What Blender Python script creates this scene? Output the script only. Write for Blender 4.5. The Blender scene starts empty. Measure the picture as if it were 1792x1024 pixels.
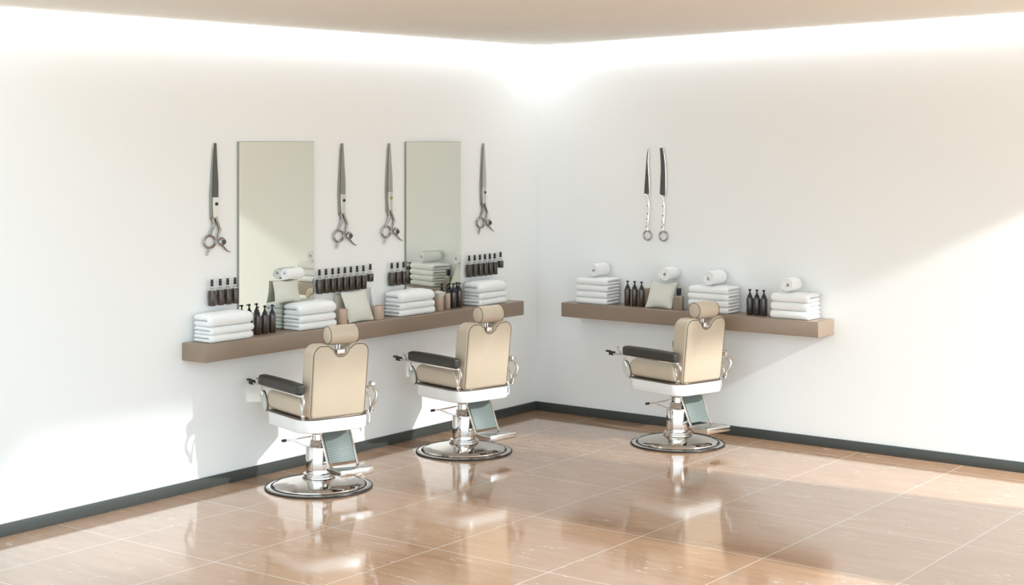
import bpy, bmesh, math, random
from mathutils import Vector, Matrix
random.seed(7)
PI = math.pi
COL = bpy.context.scene.collection
SC = bpy.context.scene

# ------------------------------------------------------------------ camera solution
CX, HY = 896.0, 250.0                      # principal column and horizon row, 1792x1024 frame
F = 2670.2494
CAM = Vector((8.065, -11.105, 2.4))
ANG = math.radians(126.88792)
FW = (math.cos(ANG), math.sin(ANG)); RT = (FW[1], -FW[0])
def ray(px, py=HY):
    u = (px - CX) / F; w = -(py - HY) / F
    return (FW[0] + RT[0]*u, FW[1] + RT[1]*u, w)
def ly(px, x):                             # y of the spot at depth x off the left wall
    r = ray(px); t = (x - CAM.x) / r[0]; return CAM.y + t*r[1]
def rx(px, y):                             # x of the spot at depth y off the right wall
    r = ray(px); t = (y - CAM.y) / r[1]; return CAM.x + t*r[0]

# ------------------------------------------------------------------ materials
def mat(name, base=(.8,.8,.8), rough=.5, metal=0., spec=.5, coat=0., coat_r=.05, trans=0., ior=1.45,
        bump=None, var=None, sheen=0., emit=None, estr=0.):
    m = bpy.data.materials.new(name); m.use_nodes = True
    nt = m.node_tree; b = nt.nodes['Principled BSDF']
    b.inputs['Base Color'].default_value = (*base, 1)
    b.inputs['Roughness'].default_value = rough
    b.inputs['Metallic'].default_value = metal
    b.inputs['Specular IOR Level'].default_value = spec
    b.inputs['Coat Weight'].default_value = coat
    b.inputs['Coat Roughness'].default_value = coat_r
    b.inputs['Transmission Weight'].default_value = trans
    b.inputs['IOR'].default_value = ior
    b.inputs['Sheen Weight'].default_value = sheen
    if emit:
        b.inputs['Emission Color'].default_value = (*emit, 1); b.inputs['Emission Strength'].default_value = estr
    tc = nt.nodes.new('ShaderNodeTexCoord')
    if var:
        scale, amt = var
        n = nt.nodes.new('ShaderNodeTexNoise'); n.inputs['Scale'].default_value = scale; n.inputs['Detail'].default_value = 4
        nt.links.new(tc.outputs['Object'], n.inputs['Vector'])
        mx = nt.nodes.new('ShaderNodeMix'); mx.data_type = 'RGBA'
        mx.inputs['A'].default_value = (*[c*(1-amt) for c in base], 1)
        mx.inputs['B'].default_value = (*[min(1, c*(1+amt)) for c in base], 1)
        nt.links.new(n.outputs['Fac'], mx.inputs['Factor']); nt.links.new(mx.outputs['Result'], b.inputs['Base Color'])
    if bump:
        scale, strength, dist = bump
        n = nt.nodes.new('ShaderNodeTexNoise'); n.inputs['Scale'].default_value = scale; n.inputs['Detail'].default_value = 3
        nt.links.new(tc.outputs['Object'], n.inputs['Vector'])
        bp = nt.nodes.new('ShaderNodeBump'); bp.inputs['Strength'].default_value = strength; bp.inputs['Distance'].default_value = dist
        nt.links.new(n.outputs['Fac'], bp.inputs['Height']); nt.links.new(bp.outputs['Normal'], b.inputs['Normal'])
    return m

def floor_material():
    m = mat('stone_tiles', (.6,.4,.28), rough=.13, spec=.5, coat=.65, coat_r=.085)
    nt = m.node_tree; b = nt.nodes['Principled BSDF']; L = nt.links.new; N = nt.nodes.new
    tc = N('ShaderNodeTexCoord'); sp = N('ShaderNodeSeparateXYZ'); L(tc.outputs['Object'], sp.inputs[0])
    def mth(op, a, bb=None, clamp=False):
        n = N('ShaderNodeMath'); n.operation = op; n.use_clamp = clamp
        for i, v in enumerate((a, bb)):
            if v is None: continue
            if isinstance(v, (int, float)): n.inputs[i].default_value = v
            else: L(v, n.inputs[i])
        return n.outputs[0]
    def line(o, off, pitch):
        v = mth('DIVIDE', mth('SUBTRACT', o, off), pitch)
        fr = mth('ABSOLUTE', mth('SUBTRACT', mth('FRACT', v), .5))
        return mth('GREATER_THAN', fr, .5 - .0032/pitch), mth('FLOOR', v)
    gx, ix = line(sp.outputs[0], 3.11 - .825*8, .825)
    gy, iy = line(sp.outputs[1], -2.215 - .975*8, .975)
    grout = mth('MAXIMUM', gx, gy)
    wn = N('ShaderNodeTexWhiteNoise'); wn.noise_dimensions = '2D'
    cb = N('ShaderNodeCombineXYZ'); L(ix, cb.inputs[0]); L(iy, cb.inputs[1]); L(cb.outputs[0], wn.inputs['Vector'])
    # clouding, stretched and shifted tile by tile
    mp = N('ShaderNodeMapping'); mp.inputs['Rotation'].default_value = (0, 0, .35); mp.inputs['Scale'].default_value = (.8, 4.2, 1)
    ad = N('ShaderNodeVectorMath'); ad.operation = 'MULTIPLY_ADD'
    L(wn.outputs['Color'], ad.inputs[0]); ad.inputs[1].default_value = (7, 7, 7); L(tc.outputs['Object'], ad.inputs[2])
    L(ad.outputs[0], mp.inputs['Vector'])
    n1 = N('ShaderNodeTexNoise'); n1.inputs['Scale'].default_value = 3.0; n1.inputs['Detail'].default_value = 5; n1.inputs['Roughness'].default_value = .62
    L(mp.outputs[0], n1.inputs['Vector'])
    cr = N('ShaderNodeValToRGB'); e = cr.color_ramp.elements
    e[0].position = .3; e[0].color = (*FLOOR_A, 1); e[1].position = .7; e[1].color = (*FLOOR_B, 1)
    L(n1.outputs['Fac'], cr.inputs[0])
    # short white veins: a thin band of one noise where a second noise is high
    n2 = N('ShaderNodeTexNoise'); n2.inputs['Scale'].default_value = 3.2; n2.inputs['Detail'].default_value = 6; n2.inputs['Distortion'].default_value = .1
    L(mp.outputs[0], n2.inputs['Vector'])
    n3 = N('ShaderNodeTexNoise'); n3.inputs['Scale'].default_value = 5.5; n3.inputs['Detail'].default_value = 2
    L(ad.outputs[0], n3.inputs['Vector'])
    band = mth('LESS_THAN', mth('ABSOLUTE', mth('SUBTRACT', n2.outputs['Fac'], .5)), .0042)
    vein = mth('MULTIPLY', mth('MULTIPLY', band, mth('MULTIPLY', mth('SUBTRACT', n3.outputs['Fac'], .50), 9., True)), .75, True)
    m1 = N('ShaderNodeMix'); m1.data_type = 'RGBA'; L(vein, m1.inputs['Factor']); L(cr.outputs[0], m1.inputs['A']); m1.inputs['B'].default_value = (.85,.78,.7,1)
    m2 = N('ShaderNodeMix'); m2.data_type = 'RGBA'; L(mth('MULTIPLY', grout, .85), m2.inputs['Factor']); L(m1.outputs['Result'], m2.inputs['A']); m2.inputs['B'].default_value = (.82,.76,.68,1)
    L(m2.outputs['Result'], b.inputs['Base Color'])
    ro = mth('ADD', mth('MULTIPLY', n1.outputs['Fac'], .05), FLOOR_ROUGH); L(ro, b.inputs['Roughness'])
    return m

def mesh_panel_material():
    m = mat('woven_mesh', (.2,.24,.22), rough=.45)
    nt = m.node_tree; b = nt.nodes['Principled BSDF']; L = nt.links.new; N = nt.nodes.new
    tc = N('ShaderNodeTexCoord'); mp = N('ShaderNodeMapping'); mp.inputs['Rotation'].default_value = (0, .785, 0); mp.inputs['Scale'].default_value = (125, 1, 125)
    L(tc.outputs['Object'], mp.inputs['Vector'])
    ck = N('ShaderNodeTexChecker'); ck.inputs['Scale'].default_value = 1.0
    ck.inputs['Color1'].default_value = (.06,.08,.075,1); ck.inputs['Color2'].default_value = (.33,.38,.35,1)
    L(mp.outputs[0], ck.inputs['Vector']); L(ck.outputs['Color'], b.inputs['Base Color'])
    bp = N('ShaderNodeBump'); bp.inputs['Distance'].default_value = .003; L(ck.outputs['Fac'], bp.inputs['Height']); L(bp.outputs[0], b.inputs['Normal'])
    return m

def comb_material():
    m = mat('toothed_dark_steel', (.12,.125,.11), rough=.4, metal=.6)
    nt = m.node_tree; b = nt.nodes['Principled BSDF']; L = nt.links.new; N = nt.nodes.new
    tc = N('ShaderNodeTexCoord'); w = N('ShaderNodeTexWave'); w.bands_direction = 'Z'; w.inputs['Scale'].default_value = 32
    L(tc.outputs['Object'], w.inputs['Vector'])
    cr = N('ShaderNodeValToRGB'); cr.color_ramp.elements[0].color = (.05,.055,.045,1); cr.color_ramp.elements[1].color = (.17,.175,.15,1)
    L(w.outputs['Fac'], cr.inputs[0]); L(cr.outputs[0], b.inputs['Base Color'])
    return m

FLOOR_A, FLOOR_B, FLOOR_ROUGH = (.43,.252,.148), (.53,.326,.203), .06
M = dict(
    wall=mat('wall_paint', (.915,.92,.90), rough=.75, spec=.25, bump=(180, .04, .002), var=(.6, .012)),
    ceiling=mat('ceiling_paint', (.82,.79,.73), rough=.85, spec=.2, bump=(160, .05, .002)),
    floor=floor_material(),
    base=mat('charcoal_skirting', (.058,.064,.058), rough=.42, var=(3, .08)),
    shelf=mat('brown_lacquer', (.29,.215,.157), rough=.38, coat=.15, var=(4, .04)),
    leather=mat('cream_leather', (.59,.488,.368), rough=.36, coat=.28, coat_r=.2, bump=(220, .12, .002), var=(5, .05)),
    dark_leather=mat('olive_black_leather', (.042,.040,.032), rough=.42, bump=(200, .12, .002)),
    piping=mat('brown_piping', (.16,.115,.075), rough=.5),
    chrome=mat('chrome', (.73,.70,.67), rough=.09, metal=1, var=(3, .03)),
    pale_metal=mat('pale_enamel', (.62,.62,.55), rough=.3, var=(30, .15)),
    white=mat('white_lacquer', (.86,.85,.82), rough=.22, coat=.4),
    rubber=mat('black_rubber', (.02,.02,.02), rough=.45, bump=(90, .1, .001)),
    trim=mat('dark_bronze_trim', (.16,.125,.10), rough=.3, metal=.7),
    steel=mat('brushed_steel', (.36,.34,.315), rough=.25, metal=1, var=(60, .12)),
    light_steel=mat('pale_steel', (.66,.65,.60), rough=.3, metal=.9),
    bright=mat('bright_steel', (.92,.92,.88), rough=.2, metal=.85),
    dark_steel=mat('blackened_steel', (.085,.085,.08), rough=.38, metal=.5, var=(40, .15)),
    comb=comb_material(),
    grey_steel=mat('grey_blade_steel', (.29,.29,.265), rough=.4, metal=.3, var=(40, .08)),
    rosy_steel=mat('rosy_blade_steel', (.42,.375,.345), rough=.4, metal=.3, var=(40, .08)),
    silver_steel=mat('silver_blade_steel', (.50,.49,.45), rough=.4, metal=.3, var=(40, .08)),
    dark_blade=mat('dark_blade_steel', (.27,.27,.245), rough=.35, metal=.5),
    brass=mat('brass_stud', (.42,.30,.10), rough=.3, metal=1),
    mesh=mesh_panel_material(),
    mirror=mat('mirror_glass', (.765,.785,.715), rough=.015, metal=1),
    mirror_edge=mat('mirror_edge', (.30,.31,.26), rough=.3),
    towel=mat('white_terry', (.92,.92,.905), rough=.95, spec=.1, sheen=.3, bump=(420, .5, .004)),
    linen=mat('cream_linen', (.70,.69,.61), rough=.9, spec=.15, bump=(500, .25, .001)),
    amber=mat('amber_glass', (.055,.034,.020), rough=.10, spec=.6, coat=.6, trans=.25, ior=1.5, var=(18, .3)),
    brown_glass=mat('brown_glass', (.060,.036,.025), rough=.16, spec=.6, coat=.5, trans=.15, var=(14, .2)),
    smoke_glass=mat('smoke_glass', (.045,.042,.036), rough=.14, spec=.6, coat=.6, trans=.2, var=(14, .2)),
    clear=mat('clear_glass', (.93,.94,.92), rough=.03, trans=.95, ior=1.3),
    black=mat('black_plastic', (.014,.014,.016), rough=.3),
    tan=mat('tan_ceramic', (.50,.365,.27), rough=.3, coat=.5, var=(6, .04)),
    tan_plain=mat('tan_card', (.50,.40,.30), rough=.55, var=(8, .05)),
    cream=mat('cream_card', (.66,.61,.50), rough=.55, var=(8, .04)),
    frosted=mat('frosted_tube', (.86,.85,.83), rough=.3),
    perfume=mat('tan_glass', (.36,.27,.20), rough=.2, coat=.6, trans=.15),
    led=mat('led_diffuser', (1,1,1), rough=.6, emit=(.89,.99,1.09), estr=6.2),
    alu=mat('pale_aluminium', (.8,.76,.70), rough=.4, metal=.4),
)

# ------------------------------------------------------------------ mesh helpers
def link(name, bm, m, parent=None, sharp=38, smooth=True):
    bmesh.ops.recalc_face_normals(bm, faces=bm.faces)
    me = bpy.data.meshes.new(name); bm.to_mesh(me); bm.free()
    if smooth:
        for p in me.polygons: p.use_smooth = True
        me.set_sharp_from_angle(angle=math.radians(sharp))
    me.materials.append(M[m] if isinstance(m, str) else m)
    o = bpy.data.objects.new(name, me); COL.objects.link(o)
    if parent is not None: o.parent = parent
    return o
def thing(name, label, cat, loc=(0,0,0), rz=0., group=None):
    o = bpy.data.objects.new(name, None); COL.objects.link(o)
    o.location = loc; o.rotation_euler = (0, 0, rz); o.empty_display_size = .1
    return tag(o, label, cat, group)
def tag(o, label, cat, group=None):
    o['label'] = label; o['category'] = cat
    if group: o['group'] = group
    return o
def struct(name, bm, m, **k):
    o = link(name, bm, m, **k); o['kind'] = 'structure'; return o
def copy_tree(o, parent=None):
    c = o.copy(); COL.objects.link(c)
    if parent is not None: c.parent = parent
    for ch in list(o.children): copy_tree(ch, c)
    return c

def box(bm, x0, x1, y0, y1, z0, z1, bev=0., seg=2):
    g = bmesh.ops.create_cube(bm, size=1); vs = g['verts']
    for v in vs:
        v.co = Vector(((x0+x1)/2 + v.co.x*(x1-x0), (y0+y1)/2 + v.co.y*(y1-y0), (z0+z1)/2 + v.co.z*(z1-z0)))
    if bev > 0:
        es = list({e for v in vs for e in v.link_edges})
        bmesh.ops.bevel(bm, geom=es, offset=bev, segments=seg, affect='EDGES', profile=.5)
    return bm
def bx(*a, **k): return box(bmesh.new(), *a, **k)

def lathe(bm, prof, n=40, cx=0., cy=0., cap=True):
    rings = []
    for r, z in prof:
        if r < 1e-6: rings.append([bm.verts.new((cx, cy, z))])
        else: rings.append([bm.verts.new((cx + r*math.cos(2*PI*i/n), cy + r*math.sin(2*PI*i/n), z)) for i in range(n)])
    for a, b in zip(rings, rings[1:]):
        for i in range(n):
            j = (i+1) % n
            if len(a) == 1 and len(b) == 1: continue
            if len(a) == 1: bm.faces.new((a[0], b[i], b[j]))
            elif len(b) == 1: bm.faces.new((a[i], b[0], a[j]))
            else: bm.faces.new((a[i], b[i], b[j], a[j]))
    if cap:
        for r in (rings[0], rings[-1]):
            if len(r) > 1: bm.faces.new(r)
    return bm
def lt(prof, n=40, **k): return lathe(bmesh.new(), prof, n, **k)

def smooth_path(pts, n=6, closed=False):
    P = [Vector(p) for p in pts]; out = []; N = len(P)
    rng = range(N) if closed else range(N-1)
    for i in rng:
        p0 = P[(i-1) % N] if closed or i > 0 else P[i]*2 - P[i+1]
        p1 = P[i]; p2 = P[(i+1) % N]
        p3 = P[(i+2) % N] if closed or i+2 < N else p2*2 - p1
        for k in range(n):
            t = k/n
            out.append(.5*((2*p1) + (p2-p0)*t + (2*p0-5*p1+4*p2-p3)*t*t + (3*p1-p0-3*p2+p3)*t**3))
    if not closed: out.append(P[-1])
    return out
def tube(bm, pts, r, n=10, closed=False, flat=1.0, up=(0,0,1)):
    """r: number or list; flat squashes the section along its second axis"""
    P = [Vector(p) for p in pts]; N = len(P); rings = []
    ref = Vector(up)
    for i, p in enumerate(P):
        a = P[(i-1) % N] if closed or i > 0 else p
        b = P[(i+1) % N] if closed or i < N-1 else p
        t = (b-a).normalized()
        s = t.cross(ref)
        if s.length < 1e-3: s = t.cross(Vector((1,0,0)) if abs(t.x) < .9 else Vector((0,1,0)))
        s.normalize(); w = s.cross(t)
        rr = r[i] if isinstance(r, (list, tuple)) else r
        rings.append([bm.verts.new(p + s*math.cos(2*PI*k/n)*rr + w*math.sin(2*PI*k/n)*rr*flat) for k in range(n)])
    m = N if closed else N-1
    for i in range(m):
        a, b = rings[i], rings[(i+1) % N]
        for k in range(n):
            bm.faces.new((a[k], a[(k+1) % n], b[(k+1) % n], b[k]))
    if not closed:
        bm.faces.new(rings[0]); bm.faces.new(rings[-1])
    return bm
def tb(pts, r, **k): return tube(bmesh.new(), pts, r, **k)

def round_rect(x0, x1, y0, y1, r, n=6):
    """r: radius or four radii, from (x1,y1) counter-clockwise"""
    rs = r if isinstance(r, (list, tuple)) else (r,)*4
    out = []
    for (cx, cy, a0), q in zip(((x1,y1,0), (x0,y1,90), (x0,y0,180), (x1,y0,270)), rs):
        sx = 1 if cx == x1 else -1; sy = 1 if cy == y1 else -1
        for k in range(n+1):
            a = math.radians(a0 + 90*k/n)
            out.append((cx - sx*q + q*math.cos(a), cy - sy*q + q*math.sin(a)))
    return out
def inset(poly, d):
    n = len(poly); out = []
    for i in range(n):
        a = Vector(poly[i-1]); p = Vector(poly[i]); b = Vector(poly[(i+1) % n])
        e1 = (p-a); e2 = (b-p)
        n1 = Vector((-e1.y, e1.x)).normalized() if e1.length > 1e-9 else Vector((0,0))
        n2 = Vector((-e2.y, e2.x)).normalized() if e2.length > 1e-9 else Vector((0,0))
        nn = (n1+n2)
        nn = nn.normalized() if nn.length > 1e-6 else n1
        out.append(tuple(p + nn*d))
    return out
def slab(bm, poly, h0, h1, r0=0., r1=0., seg=4, fn=None):
    """outline (counter-clockwise) extruded from h0 to h1, edges rounded by r0/r1; fn maps (u,v,h) to a point"""
    fn = fn or (lambda u, v, h: (u, v, h))
    lev = []
    if r0 > 0:
        for k in range(seg+1):
            a = PI/2*k/seg; lev.append((r0*(1-math.sin(a)), h0 + r0*(1-math.cos(a))))
    else: lev.append((0, h0))
    if r1 > 0:
        for k in range(seg+1):
            a = PI/2*k/seg; lev.append((r1*(1-math.cos(a)), h1 - r1*(1-math.sin(a))))
    else: lev.append((0, h1))
    rings = []
    for d, h in lev:
        q = inset(poly, d) if d > 0 else poly
        rings.append([bm.verts.new(fn(u, v, h)) for u, v in q])
    n = len(poly)
    for a, b in zip(rings, rings[1:]):
        for i in range(n): bm.faces.new((a[i], a[(i+1) % n], b[(i+1) % n], b[i]))
    bm.faces.new(rings[0]); bm.faces.new(rings[-1])
    return bm
def sl(*a, **k): return slab(bmesh.new(), *a, **k)

def cushion(bm, x0, x1, y0, y1, z0, z1, r, crown=0., n=14, belly=0.):
    """box with every edge rounded by r and a crowned top"""
    hx, hy, hz = (x1-x0)/2, (y1-y0)/2, (z1-z0)/2; c = Vector(((x0+x1)/2, (y0+y1)/2, (z0+z1)/2))
    g = bmesh.ops.create_cube(bm, size=2); vs = g['verts']
    es = list({e for v in vs for e in v.link_edges})
    r2 = bmesh.ops.subdivide_edges(bm, edges=es, cuts=n, use_grid_fill=True)
    allv = list(bm.verts)
    for v in allv:
        p = Vector([math.sin(t*PI/2)*.5 + t*.5 for t in v.co])
        p = Vector((p.x*hx, p.y*hy, p.z*hz))
        q = Vector((max(-hx+r, min(hx-r, p.x)), max(-hy+r, min(hy-r, p.y)), max(-hz+r, min(hz-r, p.z))))
        d = p - q
        if d.length > 1e-9: p = q + d.normalized()*min(r, max(abs(d.x), abs(d.y), abs(d.z)))
        k = max(0, 1-(p.x/hx)**2) * max(0, 1-(p.y/hy)**2)
        if p.z > 0: p.z += crown*k*(p.z/hz)
        if belly:
            s = max(0, 1-(p.z/hz)**2); p.x *= 1 + belly*s/hx; p.y *= 1 + belly*s/hy
        v.co = c + p
    return bm

# ================================================================== THE SETTING
def cz(x, y): return 3.262 + .0085*y + .0175*x          # underside of the ceiling
XE, YB, YC = 6.6, -13.0, -6.2
# left wall, right wall
def wall_prism(pts_xy_top, m, name):
    bm = bmesh.new()
    lo = [bm.verts.new((x, y, 0)) for x, y in pts_xy_top]; hi = [bm.verts.new((x, y, cz(x, y)+.12)) for x, y in pts_xy_top]
    n = len(lo)
    for i in range(n): bm.faces.new((lo[i], lo[(i+1) % n], hi[(i+1) % n], hi[i]))
    bm.faces.new(lo); bm.faces.new(hi)
    return struct(name, bm, m, smooth=False)
wall_prism([(-.2, YC-.8), (0, YC-.8), (0, .2), (-.2, .2)], 'wall', 'wall_left')
wall_prism([(0, 0), (XE+.15, 0), (XE+.15, .2), (0, .2)], 'wall', 'wall_right')
# added unseen wall right of the frame; openings shaped to cut the light patches
BLOCK_Z, YW = 1.5, -3.7
bm = bmesh.new()
def blocker_piece(poly): slab(bm, poly, XE, XE+.12, fn=lambda u, v, h: (h, u, v))       # outline in y,z
zt_ = lambda y: cz(XE, y) + .12
for y_ in (-.06, YW+.06): blocker_piece([(y_-.06, 0), (y_+.06, 0), (y_+.06, BLOCK_Z), (y_-.06, BLOCK_Z)])
blocker_piece([(-.03, BLOCK_Z), (0, BLOCK_Z), (0, 3.0), (-.03, 3.0)])
blocker_piece([(-.68, 3.0), (0, 3.0), (0, zt_(0)), (-.68, zt_(-.68))])
blocker_piece([(-1.66, 3.16), (-.68, 3.16), (-.68, zt_(-.68)), (-1.66, zt_(-1.66))])
blocker_piece([(-2.23, BLOCK_Z), (-.84, BLOCK_Z), (-.84, 2.885), (-1.25, 2.885)])                # slanted blocker that throws the shade band on the floor
blocker_piece([(YW, BLOCK_Z), (-3.15, BLOCK_Z), (-1.66, 3.16), (-1.66, zt_(-1.66)), (YW, zt_(YW))])
struct('light_blocker_wall', bm, 'wall', smooth=False)
struct('floor', bx(-.2, 13, YB, .2, -.12, 0), 'floor', smooth=False)
# ceiling panel, held off both walls by the light slot
SLOT = .10
bm = bmesh.new(); c4 = [(SLOT, YC), (XE+.14, YC), (XE+.14, -SLOT), (SLOT, -SLOT)]
lo = [bm.verts.new((x, y, cz(x, y))) for x, y in c4]; hi = [bm.verts.new((x, y, cz(x, y)+.14)) for x, y in c4]
for i in range(4): bm.faces.new((lo[i], lo[(i+1) % 4], hi[(i+1) % 4], hi[i]))
bm.faces.new(lo); bm.faces.new(hi); struct('ceiling', bm, 'ceiling', smooth=False)
# skirting
struct('baseboard_left', bx(0, .014, YC-.8, 0, 0, .078, bev=.002), 'base')
struct('baseboard_right', bx(.014, XE, -.014, 0, 0, .078, bev=.002), 'base')
# recessed light strips in the slot
def strip(label, a, b, off, mirror):
    t = thing('cove_light', label, 'light', (a[0], a[1], cz(*a)), 0, 'cove lights along the ceiling')
    d = Vector((b[0]-a[0], b[1]-a[1])); 
    def prism(w0, w1, z0, z1):
        bm = bmesh.new(); vs = []
        for (px, py) in (a, b):
            for w, zz in ((w0,z0),(w1,z0),(w1,z1),(w0,z1)):
                x = px + off[0]*w; y = py + off[1]*w
                vs.append(bm.verts.new((x-a[0], y-a[1], cz(x, y) - cz(*a) + zz)))
        for i in range(4): bm.faces.new((vs[i], vs[(i+1) % 4], vs[4+(i+1) % 4], vs[4+i]))
        bm.faces.new(vs[:4]); bm.faces.new(vs[4:])
        return bm
    link('diffuser', prism(.004, SLOT-.001, -.022, .03), 'led', t, smooth=False)
    link('edge_profile', prism(.0005, .004, -.030, .0), 'alu', t, smooth=False)
    return t
strip('glowing white cove light strip along the top of the left wall', (0, YC), (0, -.001), (1, 0), False)
strip('glowing white cove light strip along the top of the right wall', (SLOT, 0), (XE-.01, 0), (0, -1), False)

# ================================================================== SHELVES
ZS, TH = 1.035, .122
DL, DR = .235, .285
LY0, LY1 = ly(318, 0), ly(917, DL)
RX0, RX1 = rx(982, -DR), rx(1460, 0)
ZR = 1.018
tag(link('floating_shelf', bx(0, DL, LY0, LY1, ZS-TH, ZS, bev=.006, seg=3), 'shelf'), 'long brown floating shelf on the left wall under the two mirrors', 'shelf')
tag(link('floating_shelf', bx(RX0, RX1, -DR, 0, ZR-TH, ZR, bev=.006, seg=3), 'shelf'), 'brown floating shelf on the right wall under the pair of blades', 'shelf')

# ================================================================== MIRRORS
def wall_mirror(p0, p1, label, turn=0.):
    y0, y1 = ly(p0, .02), ly(p1, .02 + (.078 if turn else 0)); z0, z1 = ZS+.001, 2.41
    t = thing('wall_mirror', label, 'mirror', (0, (y0+y1)/2, z0), 0, 'frameless mirrors on the left wall')
    h = (y1-y0)/2; k = math.tan(math.radians(turn)); H = z1-z0            # the far edge stands off the wall when the mirror is angled
    f = lambda y, d: (y+h)*k + d
    link('backing', sl([(0,-h), (f(-h,.0165),-h), (f(h,.0165),h), (0,h)], 0, H), 'mirror_edge', t, smooth=False)
    link('glass', sl([(f(-h,.0168),-h+.003), (f(-h,.020),-h+.003), (f(h,.020),h-.003), (f(h,.0168),h-.003)], .003, H-.003), 'mirror', t, smooth=False)
    return t
wall_mirror(418, 550, 'tall frameless wall mirror, wider left one, beside the dark-bladed scissors')
wall_mirror(711, 808, 'tall frameless wall mirror, narrower right one, nearer the room corner', 6.5)

# ================================================================== SCISSORS ON THE LEFT WALL
SU, SV = 1/640., 1/1067.
def scissors(label, px_tip, z_tip, tilt, blade='grey_steel', size=1.0, stud='rubber'):
    """outline traced once in its own plane: u along the wall, v down from the tip"""
    y = ly(px_tip, .02)
    t = thing('barber_scissors', label, 'scissors', (0.004, y, z_tip), 0, 'large scissors hung on the left wall')
    T = lambda x, yy: ((x-330)*SU*size, -(yy-130)*SV*size)
    ct, st = math.cos(tilt), math.sin(tilt)
    def fn(u, v, h): return (h, u*ct - v*st, u*st + v*ct)
    def poly(pts): 
        q = [T(*p) for p in pts]
        area = sum(q[i-1][0]*q[i][1]-q[i][0]*q[i-1][1] for i in range(len(q)))
        return q if area > 0 else q[::-1]
    # rear blade and its handle
    link('rear_blade', sl(poly([(326,130),(331,132),(328,400),(322,690),(304,700),(302,520),(310,350),(320,180)]), .004, .010, .0, .0015, seg=1, fn=fn), 'dark_blade', t)
    fb = [(329,128),(335,132),(341,300),(346,420),(346,532),(316,532),(317,420),(322,260)]
    link('front_blade', sl(poly(fb), .011, .019, .0, .002, seg=1, fn=fn), blade, t)
    link('blade_shank', sl(poly([(346,532),(344,600),(341,690),(318,690),(315,600),(316,532)]), .010, .0195, .0, .002, seg=1, fn=fn), 'light_steel', t)
    a = T(334, 583); b = fn(a[0], a[1], .0195)
    bm = bmesh.new()
    for i, (rr, hh) in enumerate(((.011,.0), (.011,.004))): pass
    lathe(bm, [(.012,0),(.012,.004),(.007,.0055),(.0065,.003),(0,.003)], 18)
    bm.transform(Matrix.Translation(Vector(b)) @ Matrix.Rotation(PI/2, 4, 'Y'))
    link('pivot_screw', bm, stud, t)
    def tubep(pts, rr, h, n=8, **k):
        P = smooth_path([Vector(fn(*T(*p), h)) for p in pts], 5)
        if isinstance(rr, tuple): rr = [rr[0] + (rr[1]-rr[0])*i/(len(P)-1) for i in range(len(P))]
        return tb(P, rr, n=n, up=(1,0,0), **k)
    link('left_shank', tubep([(312,685),(317,715),(319,745),(308,780),(297,812)], (.011,.009), .013), 'steel', t)
    link('right_shank', tubep([(331,680),(338,715),(350,755),(354,782),(348,815),(347,850)], (.012,.008), .014), 'steel', t)
    c = T(357, 776); cc = fn(c[0], c[1], .014)
    bm = bmesh.new(); bmesh.ops.create_uvsphere(bm, u_segments=10, v_segments=8, radius=.010); bm.transform(Matrix.Translation(Vector(cc)))
    link('stopper', bm, 'steel', t)
    ring = [Vector(fn(*T(297 + 33*math.cos(q*PI/12), 862 + 45*math.sin(q*PI/12)), .014)) for q in range(24)]
    link('finger_ring', tb(ring, .0085, n=8, closed=True, up=(1,0,0)), 'steel', t)
    link('finger_rest', tubep([(293,905),(290,925),(283,945),(281,964)], (.008,.006), .014), 'steel', t)
    c = T(368, 866); cc = fn(c[0], c[1], .006)
    bm = lt([(.028,0),(.030,.004),(.030,.014),(.022,.019),(.012,.021),(0,.018)], 22)
    bm.transform(Matrix.Translation(Vector(cc)) @ Matrix.Rotation(PI/2, 4, 'Y'))
    th = link('thumb_swivel', bm, 'steel', t)
    link('swivel_knob', lt([(.017,0),(.017,.006),(.010,.010),(0,.009)], 18), 'dark_steel', th).matrix_local = Matrix.Translation(Vector(fn(*T(374, 868), .024))) @ Matrix.Rotation(PI/2, 4, 'Y')
    link('thumb_rest', tubep([(352,852),(366,884),(384,915),(402,938),(420,950)], (.011,.003), .012), 'steel', t)
    return t
zt = lambda px, py: 2.4 - (py-HY)*((CAM-Vector((.02, ly(px,.02), 2.4))).dot(-Vector((FW[0],FW[1],0))))/F
scissors('scissors with dark ridged blade, hung at far left of the left wall', 377.3, zt(377.3,250.5), 0, blade='comb')
scissors('scissors with grey blade and dark edge, hung just right of the left mirror', 599.5, zt(599.5,251), .018, size=1.03)
scissors('scissors with rosy grey blade and brass stud, hung just left of right mirror', 682, zt(682,251), .022, blade='rosy_steel', size=1.02, stud='brass')
scissors('slim scissors with silver blade, hung on left wall nearest the corner', 847, zt(847,251), .012, blade='silver_steel', size=.99, stud='dark_steel')

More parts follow.
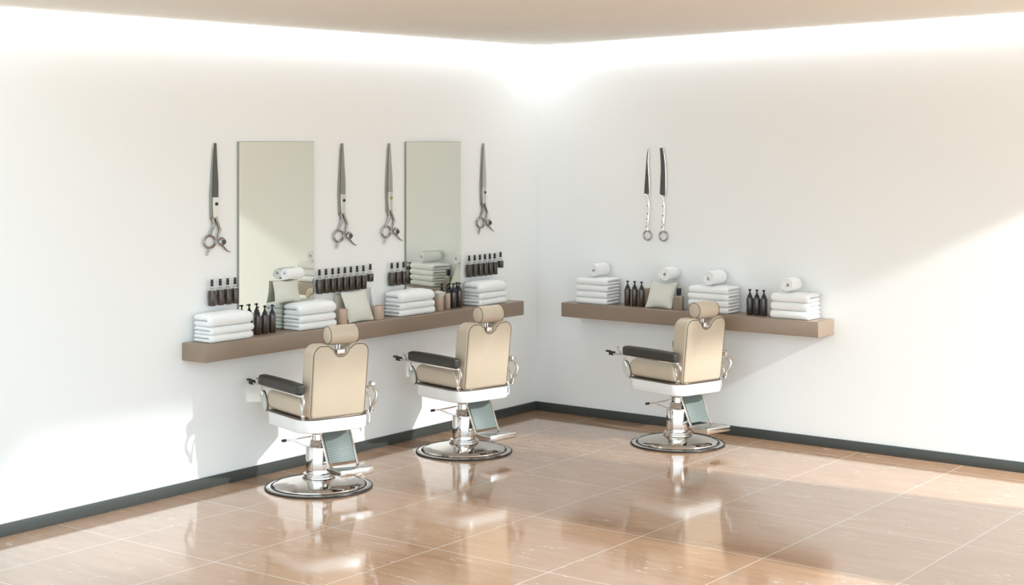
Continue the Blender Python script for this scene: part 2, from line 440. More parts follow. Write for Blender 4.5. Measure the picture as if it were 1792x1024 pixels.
# ================================================================== RING-HANDLED BLADES ON THE RIGHT WALL
def ring_blade(label, blade, grip, ringc, px0):
    x0 = rx(px0, -.02); z0 = 2.36
    t = thing('ring_handled_blade', label, 'blade', (x0, -.004, z0), 0, 'pair of blades hung on the right wall')
    org = (px0-1090)*5.12
    T = lambda x, y: ((x-org)/845., -(y-100)/1050.)
    fn = lambda u, v, h: (u, -h, v)
    def ccw(pts):
        q = [T(*p) for p in pts]; ar = sum(q[i-1][0]*q[i][1]-q[i][0]*q[i-1][1] for i in range(len(q)))
        return q if ar > 0 else q[::-1]
    sm = [tuple(p) for p in blade]
    outer = ccw(sm); 
    o2 = inset(outer, -.007)
    link('blade_rim', sl(o2, .004, .014, .0, .003, seg=2, fn=fn), 'bright', t)
    link('blade', sl(outer, .014, .018, .0, .001, seg=1, fn=fn), 'dark_steel', t)
    P = smooth_path([Vector(fn(*T(*p), .012)) for p in grip], 5)
    rr = [.0085 + .0025*math.sin(i*.55) for i in range(len(P))]
    link('handle', tb(P, rr, n=10, up=(0,1,0)), 'bright', t)
    for k in (.45, .6, .72, .9):
        bm = bmesh.new(); bmesh.ops.create_uvsphere(bm, u_segments=8, v_segments=6, radius=.006)
        bmesh.ops.translate(bm, verts=bm.verts[:], vec=P[int(k*(len(P)-1))] + Vector((-.006, -.008, 0)))
        link('rivet', bm, 'dark_steel', t)
    ring = [Vector(fn(*T(ringc[0] + 33*math.cos(q*PI/14), ringc[1] + 42*math.sin(q*PI/14)), .012)) for q in range(28)]
    link('finger_ring', tb(ring, .0065, n=8, closed=True, up=(0,1,0)), 'steel', t)
    return t
ring_blade('curved pointed dark blade with ring handle, left of the pair on right wall',
    [(228,110),(225,160),(220,220),(224,300),(230,400),(232,515),(192,515),(197,430),(206,300),(213,200),(220,140)],
    [(196,520),(214,532),(226,560),(230,620),(230,680),(224,740),(219,800),(218,842)], (217,887), 1132.)
ring_blade('straight blunt-tipped dark blade with ring handle, right of the pair on right wall',
    [(333,102),(352,100),(364,160),(374,240),(378,330),(378,420),(376,528),(333,516),(337,420),(341,320),(340,220),(336,150)],
    [(336,524),(352,538),(362,565),(367,620),(366,690),(361,760),(357,800),(358,842)], (359,887), 1159.)

# ================================================================== TOWELS
def towel_mesh(name, L, D, H, crown=0., seed=0):
    """a towel folded double: long axis x, rounded fold on the -y side, open edges at +y"""
    rnd = random.Random(seed)
    r = H/2; prof = []
    def arc(cy, cz_, rad, a0, a1, n):
        for k in range(n+1):
            a = math.radians(a0+(a1-a0)*k/n); prof.append((cy+rad*math.cos(a), cz_+rad*math.sin(a)))
    q = H/4
    yb, yf = D/2, -D/2
    arc(yb-q, r+q, q*.98, -80, 90, 6)                 # upper open edge
    m = 8
    for k in range(1, m): prof.append((yb-q + (yf+r-yb+q)*k/m, H))
    arc(yf+r, r, r, 90, 270, 10)                      # the fold
    for k in range(1, m): prof.append((yf+r + (yb-q-yf-r)*k/m, 0))
    arc(yb-q, r-q, q*.98, -90, 80, 6)                 # lower open edge
    prof.append((yf+r*1.1, r-.0012)); prof.append((yf+r*1.02, r)); prof.append((yf+r*1.1, r+.0012))
    bm = bmesh.new(); rings = []
    e = min(.02, H*.3); xs = [(-L/2, .0), (-L/2+e*.3, .55), (-L/2+e, 1)] + [(-L/2+e+(L-2*e)*k/10, 1) for k in range(1, 10)] + [(L/2-e, 1), (L/2-e*.3, .55), (L/2, .0)]
    ph = [rnd.uniform(0, 6.28) for _ in range(4)]
    for x, s in xs:
        ins = (1-s)*min(.012, H*.16)
        ring = []
        for (y, z) in prof:
            cyy = max(yf+r, min(yb-q, y)); czz = r + (q if z > r else -q)*(1 if y > yf+r else 0)
            d = Vector((y-cyy, z-czz)); l = d.length
            if l > 1e-6: d = d*max(0, (l-ins)/l)
            yy, zz = cyy+d.x, czz+d.y
            w = zz/H
            zz += crown*w*w*max(0, 1-(2*x/L)**4)*max(0, 1-(2*yy/D)**2)
            zz += .0016*w*math.sin(x*22+ph[0])*math.sin(yy*17+ph[1])
            yy += .0016*math.sin(x*17+ph[2]+zz*30)
            xx = x + .0018*math.sin(yy*25+ph[3])
            ring.append(bm.verts.new((xx, yy, max(0, zz))))
        rings.append(ring)
    n = len(prof)
    for a, b in zip(rings, rings[1:]):
        for i in range(n): bm.faces.new((a[i], a[(i+1) % n], b[(i+1) % n], b[i]))
    bm.faces.new(rings[0]); bm.faces.new(rings[-1])
    return bm
ORD = {3: ['bottom one', 'middle one', 'topmost'], 4: ['bottom one', 'second from bottom', 'second from top', 'topmost']}
def stack(where, group, L, D, hs, crown, origin, rz, seed):
    z = origin[2]; n = len(hs)
    for i, h in enumerate(hs):
        rnd = random.Random(seed*10+i)
        bm = towel_mesh('folded_towel', L*rnd.uniform(.975, 1.015), D*rnd.uniform(.97, 1.01), h, crown if i == n-1 else 0, seed*10+i)
        o = link('folded_towel', bm, 'towel', sharp=60)
        o.location = (origin[0] + rnd.uniform(-.002,.002), origin[1] + rnd.uniform(-.004,.004), z)
        o.rotation_euler = (0, 0, rz + rnd.uniform(-.012, .012)); z += h + .0004
        tag(o, 'white folded towel, %s of the %s' % (ORD[n][i], where), 'towel', group)
    return z
# left wall: fold faces +x, so turn the towel by +90 degrees
LH = [.053, .053, .078]
def lstack(where, p_end, p_front, p_right, seed, grp):
    """p_front/p_right: the two bottom corners of the long front face at depth .215"""
    xf = .218; y0, y1 = ly(p_front, xf), ly(p_right, xf)
    D = .19
    return stack(where, grp, y1-y0, D, LH, .016, (xf-D/2, (y0+y1)/2, ZS+.0005), PI/2, seed), (y0+y1)/2
lstack('stack at the left end of the left shelf', 335, 371, 446, 1, 'towel stack at the left end of the left shelf')
zB, yB = lstack('left shelf stack in front of the left mirror', 487, 527, 590, 2, 'towel stack in front of the left mirror')
lstack('left shelf stack just left of the right mirror', 667, 703, 763, 3, 'towel stack left of the right mirror')
lstack('left shelf stack nearest the room corner', 810, 841, 889, 4, 'towel stack nearest the corner on the left shelf')
# right wall: fold faces -y
def rstack(where, p_left, p_corner, hs, seed, grp, D=.225):
    yf = -.262; x0, x1 = rx(p_left, yf), rx(p_corner, yf)
    return stack(where, grp, x1-x0, D, hs, .008, ((x0+x1)/2, yf+D/2, ZR+.0005), 0, seed), (x0+x1)/2
zE, xE_ = rstack('four-high stack at left end of right shelf', 1006, 1060, [.055]*4, 5, 'towel stack at the left end of the right shelf')
zF, xF_ = rstack('four-high stack mid right shelf behind the headrest', 1203, 1272, [.053]*4, 6, 'towel stack in the middle of the right shelf')
zG, xG_ = rstack('sunlit stack at right end of right shelf', 1347, 1414, [.066]*3, 7, 'towel stack at the right end of the right shelf')

def towel_roll(label, loc, rz, L=.185, R=.064, grp=None, seed=0):
    """spiral of thick cloth, axis y"""
    bm = bmesh.new(); turns = 3.4; n = 110; th = (R-.006)/turns
    inner, outer = [], []
    for i in range(n+1):
        a = 2*PI*turns*i/n; r = .006 + (R-.006-th)*i/n
        inner.append((r, a)); outer.append((min(R, r+th*.93), a))
    a_off = random.Random(seed).uniform(0, 6)
    e = .012
    secs = [(-L/2, .62), (-L/2+e*.3, .86), (-L/2+e, 1), (0, 1), (L/2-e, 1), (L/2-e*.3, .86), (L/2, .62)]
    rows = []
    for y, s in secs:
        row = []
        for (ri, a), (ro, _) in zip(inner, outer):
            mid = (ri+ro)/2; hw = (ro-ri)/2*s; yy = y + math.copysign(.004*(1-mid/R), -y)*(abs(y) > L*.3)
            for r in (mid-hw, mid+hw):
                row.append(bm.verts.new((r*math.cos(a+a_off), yy, r*math.sin(a+a_off)*.97)))
        rows.append(row)
    for A, B in zip(rows, rows[1:]):
        for i in range(n):
            for k in (0, 1):
                bm.faces.new((A[2*i+k], A[2*i+2+k], B[2*i+2+k], B[2*i+k]))
        for i in (0, n): bm.faces.new((A[2*i], A[2*i+1], B[2*i+1], B[2*i]))
    for row in (rows[0], rows[-1]):
        for i in range(n): bm.faces.new((row[2*i], row[2*i+1], row[2*i+3], row[2*i+2]))
    o = link('rolled_towel', bm, 'towel', sharp=55); o.location = loc; o.rotation_euler = (0, 0, rz)
    return tag(o, label, 'towel', grp)
RG = 'rolled towels on the right shelf'
towel_roll('white rolled towel on top of the stack at left end of right shelf', (rx(1048,-.15), -.15, zE+.006+.062), 0, grp=RG, seed=1)
towel_roll('white rolled towel on top of the middle towel stack of right shelf', (rx(1250,-.15), -.15, zF+.006+.062), 0, R=.066, L=.21, grp=RG, seed=2)
towel_roll('white rolled towel on the sunlit stack at right end of right shelf', (rx(1385,-.17), -.17, zG+.006+.060), 0, R=.062, L=.16, grp=RG, seed=3)

# ================================================================== CUSHIONS
def pillow(label, w, h, th, loc, rz, lean):
    """upright square cushion, pinched corners; width x, thickness y, leaning back (+y) at the top"""
    bm = bmesh.new(); n = 16
    def P(i, j, side):
        u = -1+2*i/n; v = -1+2*j/n
        k = (max(0, 1-u**2)**.42) * (max(0, 1-v**2)**.42)
        pin = 1 - .07*(1-abs(v))*1 if abs(u) > .0 else 1
        x = u*w/2*(1 - .06*(1-v*v)*abs(u)); z = v*h/2*(1 - .06*(1-u*u)*abs(v))
        y = side*th/2*k + .006*math.sin(3*u+1)*k*side + .005*math.sin(4*v)*k
        return Vector((x, y, z + h/2))
    g = {}
    for s in (-1, 1):
        for i in range(n+1):
            for j in range(n+1):
                edge = i in (0, n) or j in (0, n)
                key = (i, j, 0 if edge else s)
                if key not in g: g[key] = bm.verts.new(P(i, j, s))
    for s in (-1, 1):
        for i in range(n):
            for j in range(n):
                f = [g[(a, b, 0 if (a in (0,n) or b in (0,n)) else s)] for a, b in ((i,j),(i+1,j),(i+1,j+1),(i,j+1))]
                bm.faces.new(f)
    bm.transform(Matrix.Rotation(-lean, 4, 'X'))
    o = link('cushion', bm, 'linen', sharp=70); o.location = loc; o.rotation_euler = (0, 0, rz)
    return tag(o, label, 'cushion', 'small cream cushions')
# on the left shelf: width along y, top leans to the wall (-x): local x -> +y, local y -> -x
pillow('small cream cushion leaning on the left shelf between two tan cups', .285, .245, .055, (.165, (ly(611,.165)+ly(655,.165))/2, ZS+.003), PI/2, .38)
pillow('small cream cushion leaning on the right shelf under a rolled towel', .255, .235, .075, ((rx(1131,-.2)+rx(1173,-.2))/2, -.20, ZR+.004), 0, .42)
towel_roll('white rolled towel perched on the cushion on the right shelf', (rx(1171,-.10), -.095, ZR+.285), 0, R=.066, L=.18, grp=RG, seed=4)
pillow('small cream cushion added in place of a reflection in the left mirror', .26, .165, .05, (.064, ly(503,.06), zB+.014), PI/2, .16)  # this cushion and its roll are solid stand-ins for a mirror reflection
towel_roll('white rolled towel added in place of a reflection in the left mirror', (.058, ly(512,.06), zB+.014+.165+.044), 0, R=.048, L=.17, seed=5)

# ================================================================== WALL BOTTLES
def wall_bottle(label, y, z, grp, short=False):
    t = thing('dropper_bottle', label, 'bottle', (.036, y, z), 0, grp)
    hb = .062 if short else .108
    z0 = .0
    body = round_rect(-.020, .020, -.021, .021, .008, 4)
    link('body', sl(body, 0, hb, .003, .004, seg=2), 'amber', t)
    link('neck', lt([(.017,hb-.001),(.0175,hb+.006),(.010,hb+.014),(.0085,hb+.030),(.0085,hb+.034)], 16), 'clear', t)
    c = hb+.030
    link('cap', lt([(.0095,c),(.0115,c+.004),(.0115,c+.012),(.008,c+.014),(.008,c+.019),(.011,c+.021),(.0115,c+.030),(.007,c+.033),(.007,c+.037),(.011,c+.039),(.011,c+.045),(0,c+.046)], 14), 'black', t)
    link('wall_clip', bx(-.036, -.018, -.007, .007, hb*.45, hb*.7, bev=.001), 'clear', t)
    return t
def zw(px, py): return zt(px, py)
WORD = ['first','second','third','fourth','fifth','sixth','seventh','eighth','ninth']
def bottle_row(pxs, zfn, where, grp, last_short):
    for i, px in enumerate(pxs):
        sh = last_short and i == len(pxs)-1
        y = ly(px, .036)
        lab = ('short amber bottle at right end of %s' if sh else 'black-capped amber bottle, %s from left in %%s' % WORD[i]) % where
        wall_bottle(lab, y, zfn(px) + (.052 if sh else 0), grp, sh)
Zb = 1.258
bottle_row([371,385.5,398.5,411.3], lambda p: Zb+.008, 'the row of four left of left mirror', 'wall bottles left of the left mirror', False)
bottle_row([559,570.5,582,592.5,603.5,614,625,636,648], lambda p: Zb+.008, 'the row of nine between the mirrors', 'wall bottles between the mirrors', True)
bottle_row([685.5,695.8,706.2], lambda p: Zb+.006, 'the row of three left of right mirror', 'wall bottles left of the right mirror', False)
bottle_row([821,830.7,839.8,848.6,857.2,865.6,876], lambda p: Zb+.006, 'the row of seven near the corner', 'wall bottles near the room corner', True)

# ================================================================== PUMP BOTTLES
def pump_bottle(label, x, y, z, grp, R=.026, H=.135, m='brown_glass', rz=0., cap='black', wide=False):
    t = thing('pump_bottle', label, 'bottle', (x, y, z), rz, grp)
    link('body', lt([(R-.003,0),(R,.004),(R,H-.007),(R*.93,H-.001),(R*.6,H+.005)], 28), m, t)
    q = H
    if wide: link('collar', lt([(R*.98,q-.010),(R*1.02,q-.006),(R*1.02,q+.012),(R*.7,q+.016)], 22), cap, t)
    else: link('collar', lt([(R*.74,q),(R*.72,q+.012),(R*.55,q+.020),(R*.42,q+.023)], 22), cap, t)
    pm = link('pump', lt([(R*.40,q+.016),(R*.40,q+.032),(R*.22,q+.036),(R*.20,q+.052),(R*.42,q+.056),(R*.45,q+.064),(R*.2,q+.067),(0,q+.067)], 16), cap, t)
    link('nozzle', tb([(0,0,q+.060),(R*.5,0,q+.060),(R*.95,0,q+.056)], [.0042,.004,.003], n=8), cap, pm)
    return t
TRI = ['left', 'middle', 'right']
for i, px in enumerate([450.3, 463.3, 476.3]):
    pump_bottle('brown pump bottle, %s one of three below the left mirror' % TRI[i], .10, ly(px,.10), ZS, 'pump bottles below the left mirror', rz=-.6+i*.3)
for i, (px, m) in enumerate([(782.5,'tan'), (793.2,'smoke_glass'), (803.5,'brown_glass')]):
    lab = ['tan pump bottle with black top below the right mirror', 'dark pump bottle with black collar, middle of three below right mirror', 'brown pump bottle beside the towels nearest the corner'][i]
    pump_bottle(lab, .10, ly(px,.10), ZS, 'pump bottles below the right mirror', m=m, wide=(i < 2), R=.028, H=.138)
for i, px in enumerate([1098.3, 1110.6, 1122.8]):
    pump_bottle('brown pump bottle, %s one of three beside the cushion' % TRI[i], rx(px,-.15), -.15, ZR, 'pump bottles left on the right shelf', R=.028, H=.145, rz=2.5)
for i, px in enumerate([1312.3, 1324.6, 1336.8]):
    pump_bottle('smoky pump bottle, %s one of three by the sunlit towel stack' % TRI[i], rx(px,-.15), -.15, ZR, 'pump bottles right on the right shelf', R=.028, H=.14, m='smoke_glass', rz=2.5)

# ================================================================== CUPS, BOXES, TUBE, PERFUME
def cup(label, x, y, z, R, H, grp=None):
    t = link('cup', lt([(0,0),(R*.92,0),(R,.006),(R*1.0,H-.004),(R*.985,H),(R*.93,H-.001),(R*.91,H-.01),(R*.90,.01),(0,.008)], 36), 'tan')
    t.location = (x, y, z); return tag(t, label, 'cup', 'tan cups on the left shelf')
cup('tan cup on left shelf between folded towels and the leaning cushion', .185, ly(599,.185), ZS, .040, .122)
cup('tan cup on left shelf right of the leaning cushion', .155, ly(662,.155), ZS, .046, .108)
cup('tan cup holding folded cloth, left of the pump bottles below right mirror', .13, ly(768.5,.13), ZS, .037, .108)
# folded cloth in the third cup
bm = bmesh.new(); n = 24; rows = []
yc = ly(768.5,.13)
for k, (z, r) in enumerate(((.095,.026),(.112,.034),(.135,.047),(.150,.056),(.148,.050),(.115,.024))):
    rows.append([bm.verts.new(((r*(1+.10*math.sin(5*a)))*math.cos(a), (r*(1+.10*math.sin(5*a)))*math.sin(a), z + .006*math.sin(3*a+1)*(k > 1))) for a in [2*PI*i/n for i in range(n)]])
for A, B in zip(rows, rows[1:]):
    for i in range(n): bm.faces.new((A[i], A[(i+1) % n], B[(i+1) % n], B[i]))
bm.faces.new(rows[0]); bm.faces.new(rows[-1])
o = link('face_cloth', bm, 'linen', sharp=70); o.location = (.13, yc, ZS); tag(o, 'pale folded face cloth spilling over the rim of a tan cup', 'cloth')

y0, y1 = ly(588,.03), ly(602,.03)
o = thing('carton', 'upright cream carton behind the tan cup, left of the leaning cushion', 'box', (.022, (y0+y1)/2, ZS))
h = (y1-y0)/2
link('carton_body', bx(-.017, .017, -h, h, 0, .20, bev=.002), 'cream', o); link('lid', bx(-.0175, .0175, -h-.0005, h+.0005, .201, .208, bev=.001), 'cream', o)
o = thing('frosted_tube', 'tall pale frosted tube standing behind the tan cup right of the cushion', 'tube', (.050, ly(651,.05), ZS))
link('tube_body', lt([(.010,0),(.013,.004),(.021,.19),(.021,.235),(.017,.238),(0,.238)], 24), 'frosted', o)
o = link('thin_rod', tb([(0,0,.010),(0,0,.205)], .003, n=8), 'frosted'); o.location = (.150, ly(655.5,.150), ZS)
tag(o, 'thin white stick standing in the tan cup right of the cushion', 'stick')
# perfume bottle
o = thing('perfume_bottle', 'square tan perfume bottle with black cap between cushion and middle towels', 'bottle', (rx(1188,-.17), -.17, ZR))
link('body', bx(-.040, .040, -.022, .022, 0, .112, bev=.004, seg=3), 'perfume', o)
link('neck', lt([(.012,.111),(.012,.122)], 16), 'clear', o)
link('cap', bx(-.016, .016, -.014, .014, .118, .178, bev=.003), 'black', o)
o = thing('carton', 'low tan carton behind the pump bottles, tucked by the right shelf cushion', 'box', (rx(1129,-.03), -.028, ZR))
link('carton_body', bx(-.045, .045, -.024, .024, 0, .135, bev=.002), 'tan_plain', o); link('lid', bx(-.0455, .0455, -.0245, .0245, .136, .150, bev=.002), 'cream', o)

# ================================================================== BARBER CHAIRS   local x: sitter's right, y: forward
def make_chair(label):
    t = thing('barber_chair', label, 'chair', (0,0,0), 0, 'barber chairs')
    # --- base
    b = link('base_plate', lt([(0,.0),(.358,.0),(.366,.004),(.366,.011),(.352,.016),(.338,.015),(.330,.0135),(.324,.016),(.319,.026),(.306,.034),(.27,.043),(.21,.054),(.15,.064),(.11,.070),(0,.072)], 72), 'chrome', t, sharp=30)
    link('rubber_ring', lt([(.367,.0),(.374,.0),(.376,.005),(.373,.010),(.367,.009)], 72, cap=False), 'rubber', b)
    link('groove_ring', lt([(.324,.0142),(.334,.0145),(.334,.0165),(.324,.0185)], 72, cap=False), 'rubber', b)
    # --- column
    c = link('column', lt([(.088,.085),(.090,.09),(.090,.278),(.086,.286),(.066,.288),(0,.288)], 40), 'chrome', t, sharp=30)
    link('collar', lt([(.112,.070),(.116,.074),(.116,.082),(.104,.086),(.108,.090),(.108,.098),(.098,.102),(.091,.103)], 40, cap=False), 'chrome', c, sharp=25)
    link('neck', lt([(.062,.288),(.066,.295),(.062,.302),(.058,.308),(.063,.316),(.058,.326),(.050,.332),(.050,.372),(.058,.376),(.085,.392),(.10,.408),(.10,.428)], 32), 'chrome', c, sharp=25)
    # --- pump lever
    lv = link('pump_lever', tb(smooth_path([(-.045,.03,.352),(-.10,.07,.338),(-.155,.113,.326),(-.184,.136,.322)], 5), .0055, n=8), 'chrome', t)
    link('lever_brace', tb(smooth_path([(-.155,.113,.326),(-.10,.045,.296),(-.06,-.02,.283),(-.02,-.06,.285)], 5), .0045, n=8), 'chrome', lv)
    link('lever_grip', tb([(-.180,.133,.323),(-.186,.138,.322),(-.205,.152,.319),(-.209,.155,.318)], [.006,.010,.010,.006], n=12), 'rubber', lv)
    # --- white apron round the seat frame
    ap = round_rect(-.262, .262, -.275, .285, (.05,.05,.13,.10), 8)
    link('apron', sl(ap, .428, .518, .010, .004, seg=3), 'white', t, sharp=40)
    link('apron_trim', sl(inset(ap, -.003), .5185, .529, .002, .002, seg=2), 'trim', t)
    # --- seat
    s = link('seat', cushion(bmesh.new(), -.247, .247, -.21, .286, .530, .668, .032, crown=.026, n=16, belly=.012), 'leather', t, sharp=80)
    rp = round_rect(-.246, .246, -.205, .282, .03, 5)
    link('seat_piping', tb([Vector((u, v, .640 + .012*(1-(v/.25)**2)*0)) for u, v in rp], .0035, n=6, closed=True), 'piping', s)
    # --- backrest, outline in x,z; notch at the top
    Z0, Z1 = .520, 1.035
    W = .218
    pts = []
    def arc(cx, cz_, r, a0, a1, n):
        for k in range(n+1):
            a = math.radians(a0 + (a1-a0)*k/n); pts.append((cx+r*math.cos(a), cz_+r*math.sin(a)))
    arc(-W+.035, Z0+.035, .035, 180, 270, 5)
    arc(W-.035, Z0+.035, .035, 270, 360, 5)
    arc(W-.075+.004, Z1-.075, .075, 0, 78, 7)
    arc(.114, Z1-.052, .050, 80, 150, 5)
    arc(0, Z1-.033, .050, 0, -180, 9)
    arc(-.114, Z1-.052, .050, 30, 100, 5)
    arc(-W+.075-.004, Z1-.075, .075, 102, 180, 7)
    lean = lambda z: -.262 - .062*(z-Z0)/(Z1-Z0)
    fn = lambda u, v, h: (u, lean(v) + h, v)
    bk = link('backrest', sl(pts, 0, .155, .014, .045, seg=5, fn=fn), 'leather', t, sharp=50)
    q = inset(pts, .010)
    link('back_piping', tb([Vector(fn(u, v, .0015)) for u, v in q], .0034, n=6, closed=True, up=(0,1,0)), 'piping', bk)
    link('back_panel', sl(inset(pts, .016), -.005, .004, .005, 0, seg=3, fn=fn), 'leather', bk, sharp=50)
    # dark throat of the notch
    nq = [(math.cos(math.radians(a))*.048, Z1-.033+math.sin(math.radians(a))*.048) for a in range(200, 341, 10)]
    link('notch_liner', tb([Vector(fn(u, v, .085)) for u, v in nq], .006, n=6, up=(0,1,0)), 'rubber', bk)
    # --- headrest
    yh = -.262; zh = 1.088
    hp = [(0,-.112),(.050,-.112),(.060,-.107),(.066,-.095),(.067,-.08),(.067,.08),(.066,.095),(.060,.107),(.050,.112),(0,.112)]
    bm = lt(hp, 32); bm.transform(Matrix.Translation((.028, yh, zh)) @ Matrix.Rotation(PI/2, 4, 'Y') @ Matrix.Scale(1.0, 4))
    hd = link('headrest', bm, 'leather', t, sharp=50)
    for sx in (-1, 1):
        link('headrest_piping', tb([Vector((.028+sx*.108, yh+.0605*math.cos(a*PI/14), zh+.0605*math.sin(a*PI/14))) for a in range(28)], .0026, n=6, closed=True, up=(1,0,0)), 'piping', hd)
    po = link('headrest_post', tb([(-.012,yh-.005,.955),(-.012,yh-.005,1.035)], .007, n=10), 'chrome', t)
    link('post_rod', tb([(.012,yh-.005,.955),(.012,yh-.005,1.035)], .007, n=10), 'chrome', po)
    link('post_clamp', bx(-.030, .030, lean(Z1)+.008, lean(Z1)+.048, .958, .994, bev=.004), 'chrome', po)
    link('clamp_bar', bx(-.045, .045, yh-.02, yh+.03, 1.022, 1.034, bev=.003), 'trim', po)
    # --- arms
    for sx in (-1, 1):
        X = .282*sx
        arm = link('armrest', cushion(bmesh.new(), X-.033, X+.033, -.275 if sx < 0 else -.12, .318, .699, .774, .020, crown=.006, n=12), 'dark_leather', t, sharp=80)
        if sx > 0: arm['label'] = 'right armrest, dark leather with chrome end knob'
        rl = link('arm_rail', bx(X-.014, X+.014, -.285 if sx < 0 else -.235, .47 if sx < 0 else .33, .688, .702, bev=.004), 'chrome', t)
        if sx < 0:
            link('rail_clamp', bx(X-.016, X+.016, .440, .490, .682, .712, bev=.004), 'rubber', rl)
            link('rail_tip', bx(X-.012, X+.012, .485, .530, .702, .716, bev=.003), 'rubber', rl)
            link('rail_hook', tb(smooth_path([(X,.365,.700),(X,.375,.722),(X,.392,.735),(X,.398,.750),(X,.385,.757)], 4), .0055, n=8), 'chrome', rl)
        else:
            bm = lt([(0,-.02),(.018,-.02),(.022,-.012),(.022,.004),(.016,.018),(0,.022)], 20)
            bm.transform(Matrix.Translation((X+.006, -.240, .720)) @ Matrix.Rotation(PI/2, 4, 'X'))
            link('end_knob', bm, 'chrome', rl)
        # rear bracket: two curved straps down to the seat frame
        br = link('rear_bracket', tb(smooth_path([(X*.99,-.275,.694),(X,-.302,.665),(X*.985,-.298,.620),(X*.95,-.272,.575),(X*.925,-.262,.530)], 6), .017, n=10, flat=.45, up=(1,0,0)), 'chrome', t)
        link('bracket_strap', tb(smooth_path([(X*.93,-.205,.664),(X*.945,-.235,.625),(X*.94,-.250,.580),(X*.935,-.250,.535)], 6), .009, n=8, flat=.6, up=(1,0,0)), 'chrome', br)
        bm = lt([(0,-.01),(.015,-.01),(.017,-.004),(.017,.004),(.012,.01),(0,.011)], 16); bm.transform(Matrix.Translation((X*.95, -.266, .556)) @ Matrix.Rotation(PI/2*sx, 4, 'Y'))
        link('bracket_bolt', bm, 'chrome', br)
        # front support: thin rod and pale oval plate
        fs = link('front_post', tb(smooth_path([(X,.312,.690),(X,.318,.660),(X*.98,.312,.630),(X*.97,.295,.605)], 5), .0075, n=8), 'chrome', t)
        ov = [(.034*math.cos(a*PI/14), .072*math.sin(a*PI/14)) for a in range(28)]
        ca, sa = math.cos(.42), math.sin(.42)
        fo = lambda u, v, h, X=X, sx=sx: (X*.955 + sx*h, .308 + u*ca + v*sa, .585 - u*sa + v*ca)
        link('support_plate', sl(ov, -.006, .008, .003, .004, seg=2, fn=fo), 'pale_metal', fs)
        link('plate_edge', sl(inset(ov, -.004), -.016, -.006, .002, .002, seg=1, fn=fo), 'trim', fs)
    # towel hook on the right rear of the apron
    link('apron_hook', tb(smooth_path([(.255,-.18,.530),(.285,-.19,.530),(.290,-.195,.500),(.290,-.20,.455),(.272,-.20,.440)], 5), .006, n=8), 'chrome', t)
    # --- footrest, slung below the rear of the apron
    fr = []
    top = (-.02, .430); bot = (-.150, .165)
    px_ = lambda k: (top[0] + (bot[0]-top[0])*k, top[1] + (bot[1]-top[1])*k)
    for x in (-.008, .222):
        P = [(x, *px_(0)), (x, *px_(.5)), (x, *px_(.9)), (x, bot[0]-.012, bot[1]-.010)]
        fr.append(link('footrest_rail', tb(P, .0095, n=10), 'chrome', t))
    # woven panel between the rails, in its own plane
    a0, a1 = px_(.14), px_(.93); ln = math.hypot(a1[0]-a0[0], a1[1]-a0[1])
    pn = link('footrest_panel', bx(-.104, .104, -.006, .006, -ln/2, ln/2, bev=.002), 'mesh', t)
    pn.location = (.107, (a0[0]+a1[0])/2, (a0[1]+a1[1])/2); pn.rotation_euler = (-math.atan2(-(a1[0]-a0[0]), -(a1[1]-a0[1])), 0, 0)
    tr = link('footrest_tread', bx(-.020, .232, bot[0]-.185, bot[0]+.010, bot[1]-.012, bot[1]-.002, bev=.003), 'chrome', t)
    link('tread_lip', bx(-.022, .234, bot[0]-.198, bot[0]-.184, bot[1]-.040, bot[1]+.006, bev=.004), 'chrome', tr)
    sd = [(bot[0]-.184, bot[1]-.012), (bot[0]-.184, bot[1]-.036), (bot[0]-.06, bot[1]-.040), (bot[0]+.008, bot[1]-.020), (bot[0]+.008, bot[1]-.012)]
    for x0 in (-.020, .224):
        link('tread_cheek', sl(sd[::-1], x0, x0+.008, fn=lambda u, v, h: (h, u, v)), 'chrome', tr)
    return t
ch = make_chair('cream barber chair nearest the viewer, leftmost, with its shadow on the left wall')
spots = [((558, 852), 36, None),
         ((812, 790), 41, 'cream barber chair standing in the middle, below the right mirror by the corner'),
         ((1186, 776.5), 39, 'cream barber chair in front of the right wall shelf')]
for i, ((px, py), deg, lab) in enumerate(spots):
    c = ch if i == 0 else copy_tree(ch)
    r = ray(px, py); k = -2.4/r[2]
    c.location = (CAM.x + r[0]*k, CAM.y + r[1]*k, .0005)
    c.rotation_euler = (0, 0, ANG + math.radians(deg) - PI/2)
    if lab: c['label'] = lab

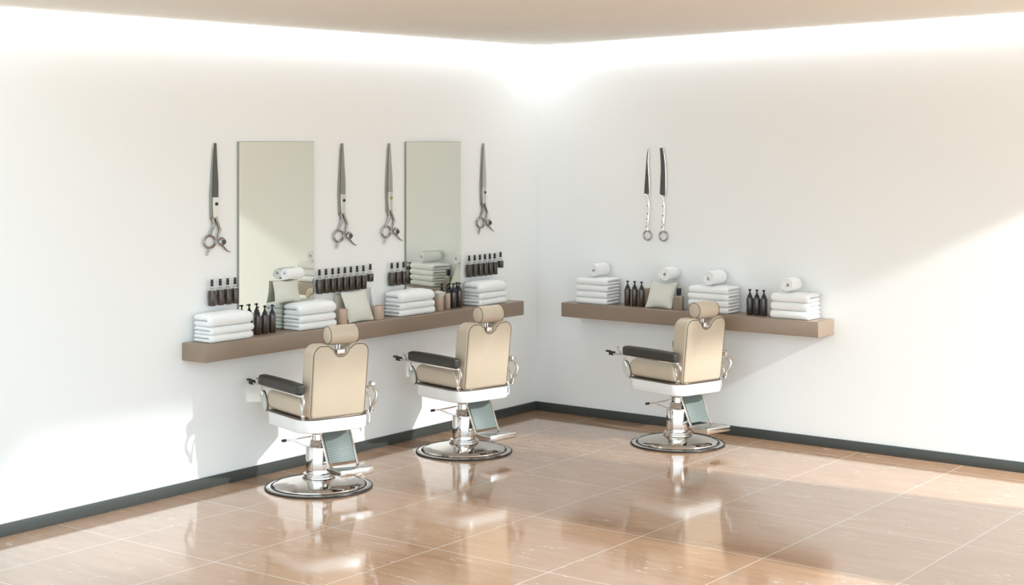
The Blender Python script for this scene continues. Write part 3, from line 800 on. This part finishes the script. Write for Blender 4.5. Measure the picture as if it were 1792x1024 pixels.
# ================================================================== LIGHT
def light(kind, name, loc, energy, color=(1,1,1), **k):
    d = bpy.data.lights.new(name, kind); d.energy = energy; d.color = color
    for a, v in k.items(): setattr(d, a, v)
    o = bpy.data.objects.new(name, d); COL.objects.link(o); o.location = loc; return o
SPOT_W = 2500
SUN = Vector((8.6, -.6, 3.9))
s = light('SPOT', 'sun_stand_in_spot', SUN, SPOT_W, (.95, 1, 1), spot_size=math.radians(75), spot_blend=.06, shadow_soft_size=.045)  # added spot lamp close outside the blocker wall, standing in for sunlight
s.rotation_euler = (Vector((6.6, -1.2, 2.4)) - SUN).to_track_quat('-Z', 'Y').to_euler()

w = bpy.data.worlds.new('daylight'); SC.world = w; w.use_nodes = True
nt = w.node_tree; bg = nt.nodes['Background']
tc = nt.nodes.new('ShaderNodeTexCoord'); sp = nt.nodes.new('ShaderNodeSeparateXYZ'); nt.links.new(tc.outputs['Generated'], sp.inputs[0])
cr = nt.nodes.new('ShaderNodeValToRGB'); e = cr.color_ramp.elements
mr = nt.nodes.new('ShaderNodeMath'); mr.operation = 'MULTIPLY_ADD'; mr.inputs[1].default_value = .5; mr.inputs[2].default_value = .5
nt.links.new(sp.outputs[2], mr.inputs[0])
e[0].position = .47; e[0].color = (.80,.80,.76,1); e[1].position = .51; e[1].color = (.84,1,1.10,1)
for p, c in ((.66, (.82,1,1.11,1)), (.85, (.40,.48,.52,1))):
    q = e.new(p); q.color = c
nt.links.new(mr.outputs[0], cr.inputs[0]); nt.links.new(cr.outputs[0], bg.inputs['Color'])
bg.inputs['Strength'].default_value = 2.5

# ================================================================== CAMERA
cd = bpy.data.cameras.new('camera'); co = bpy.data.objects.new('camera', cd); COL.objects.link(co)
cd.sensor_width = 36; cd.sensor_fit = 'HORIZONTAL'; cd.lens = 36*F/1792; cd.shift_y = -(512-HY)/1792
co.location = CAM; co.rotation_euler = (PI/2, 0, ANG - PI/2); cd.clip_end = 100
SC.camera = co
SC.cycles.blur_glossy = 1.0; SC.cycles.sample_clamp_indirect = 8.0
SC.view_settings.view_transform = 'Standard'; SC.view_settings.look = 'None'
SC.view_settings.gamma = 1; SC.view_settings.exposure = 0.0; SC.view_settings.use_curve_mapping = False
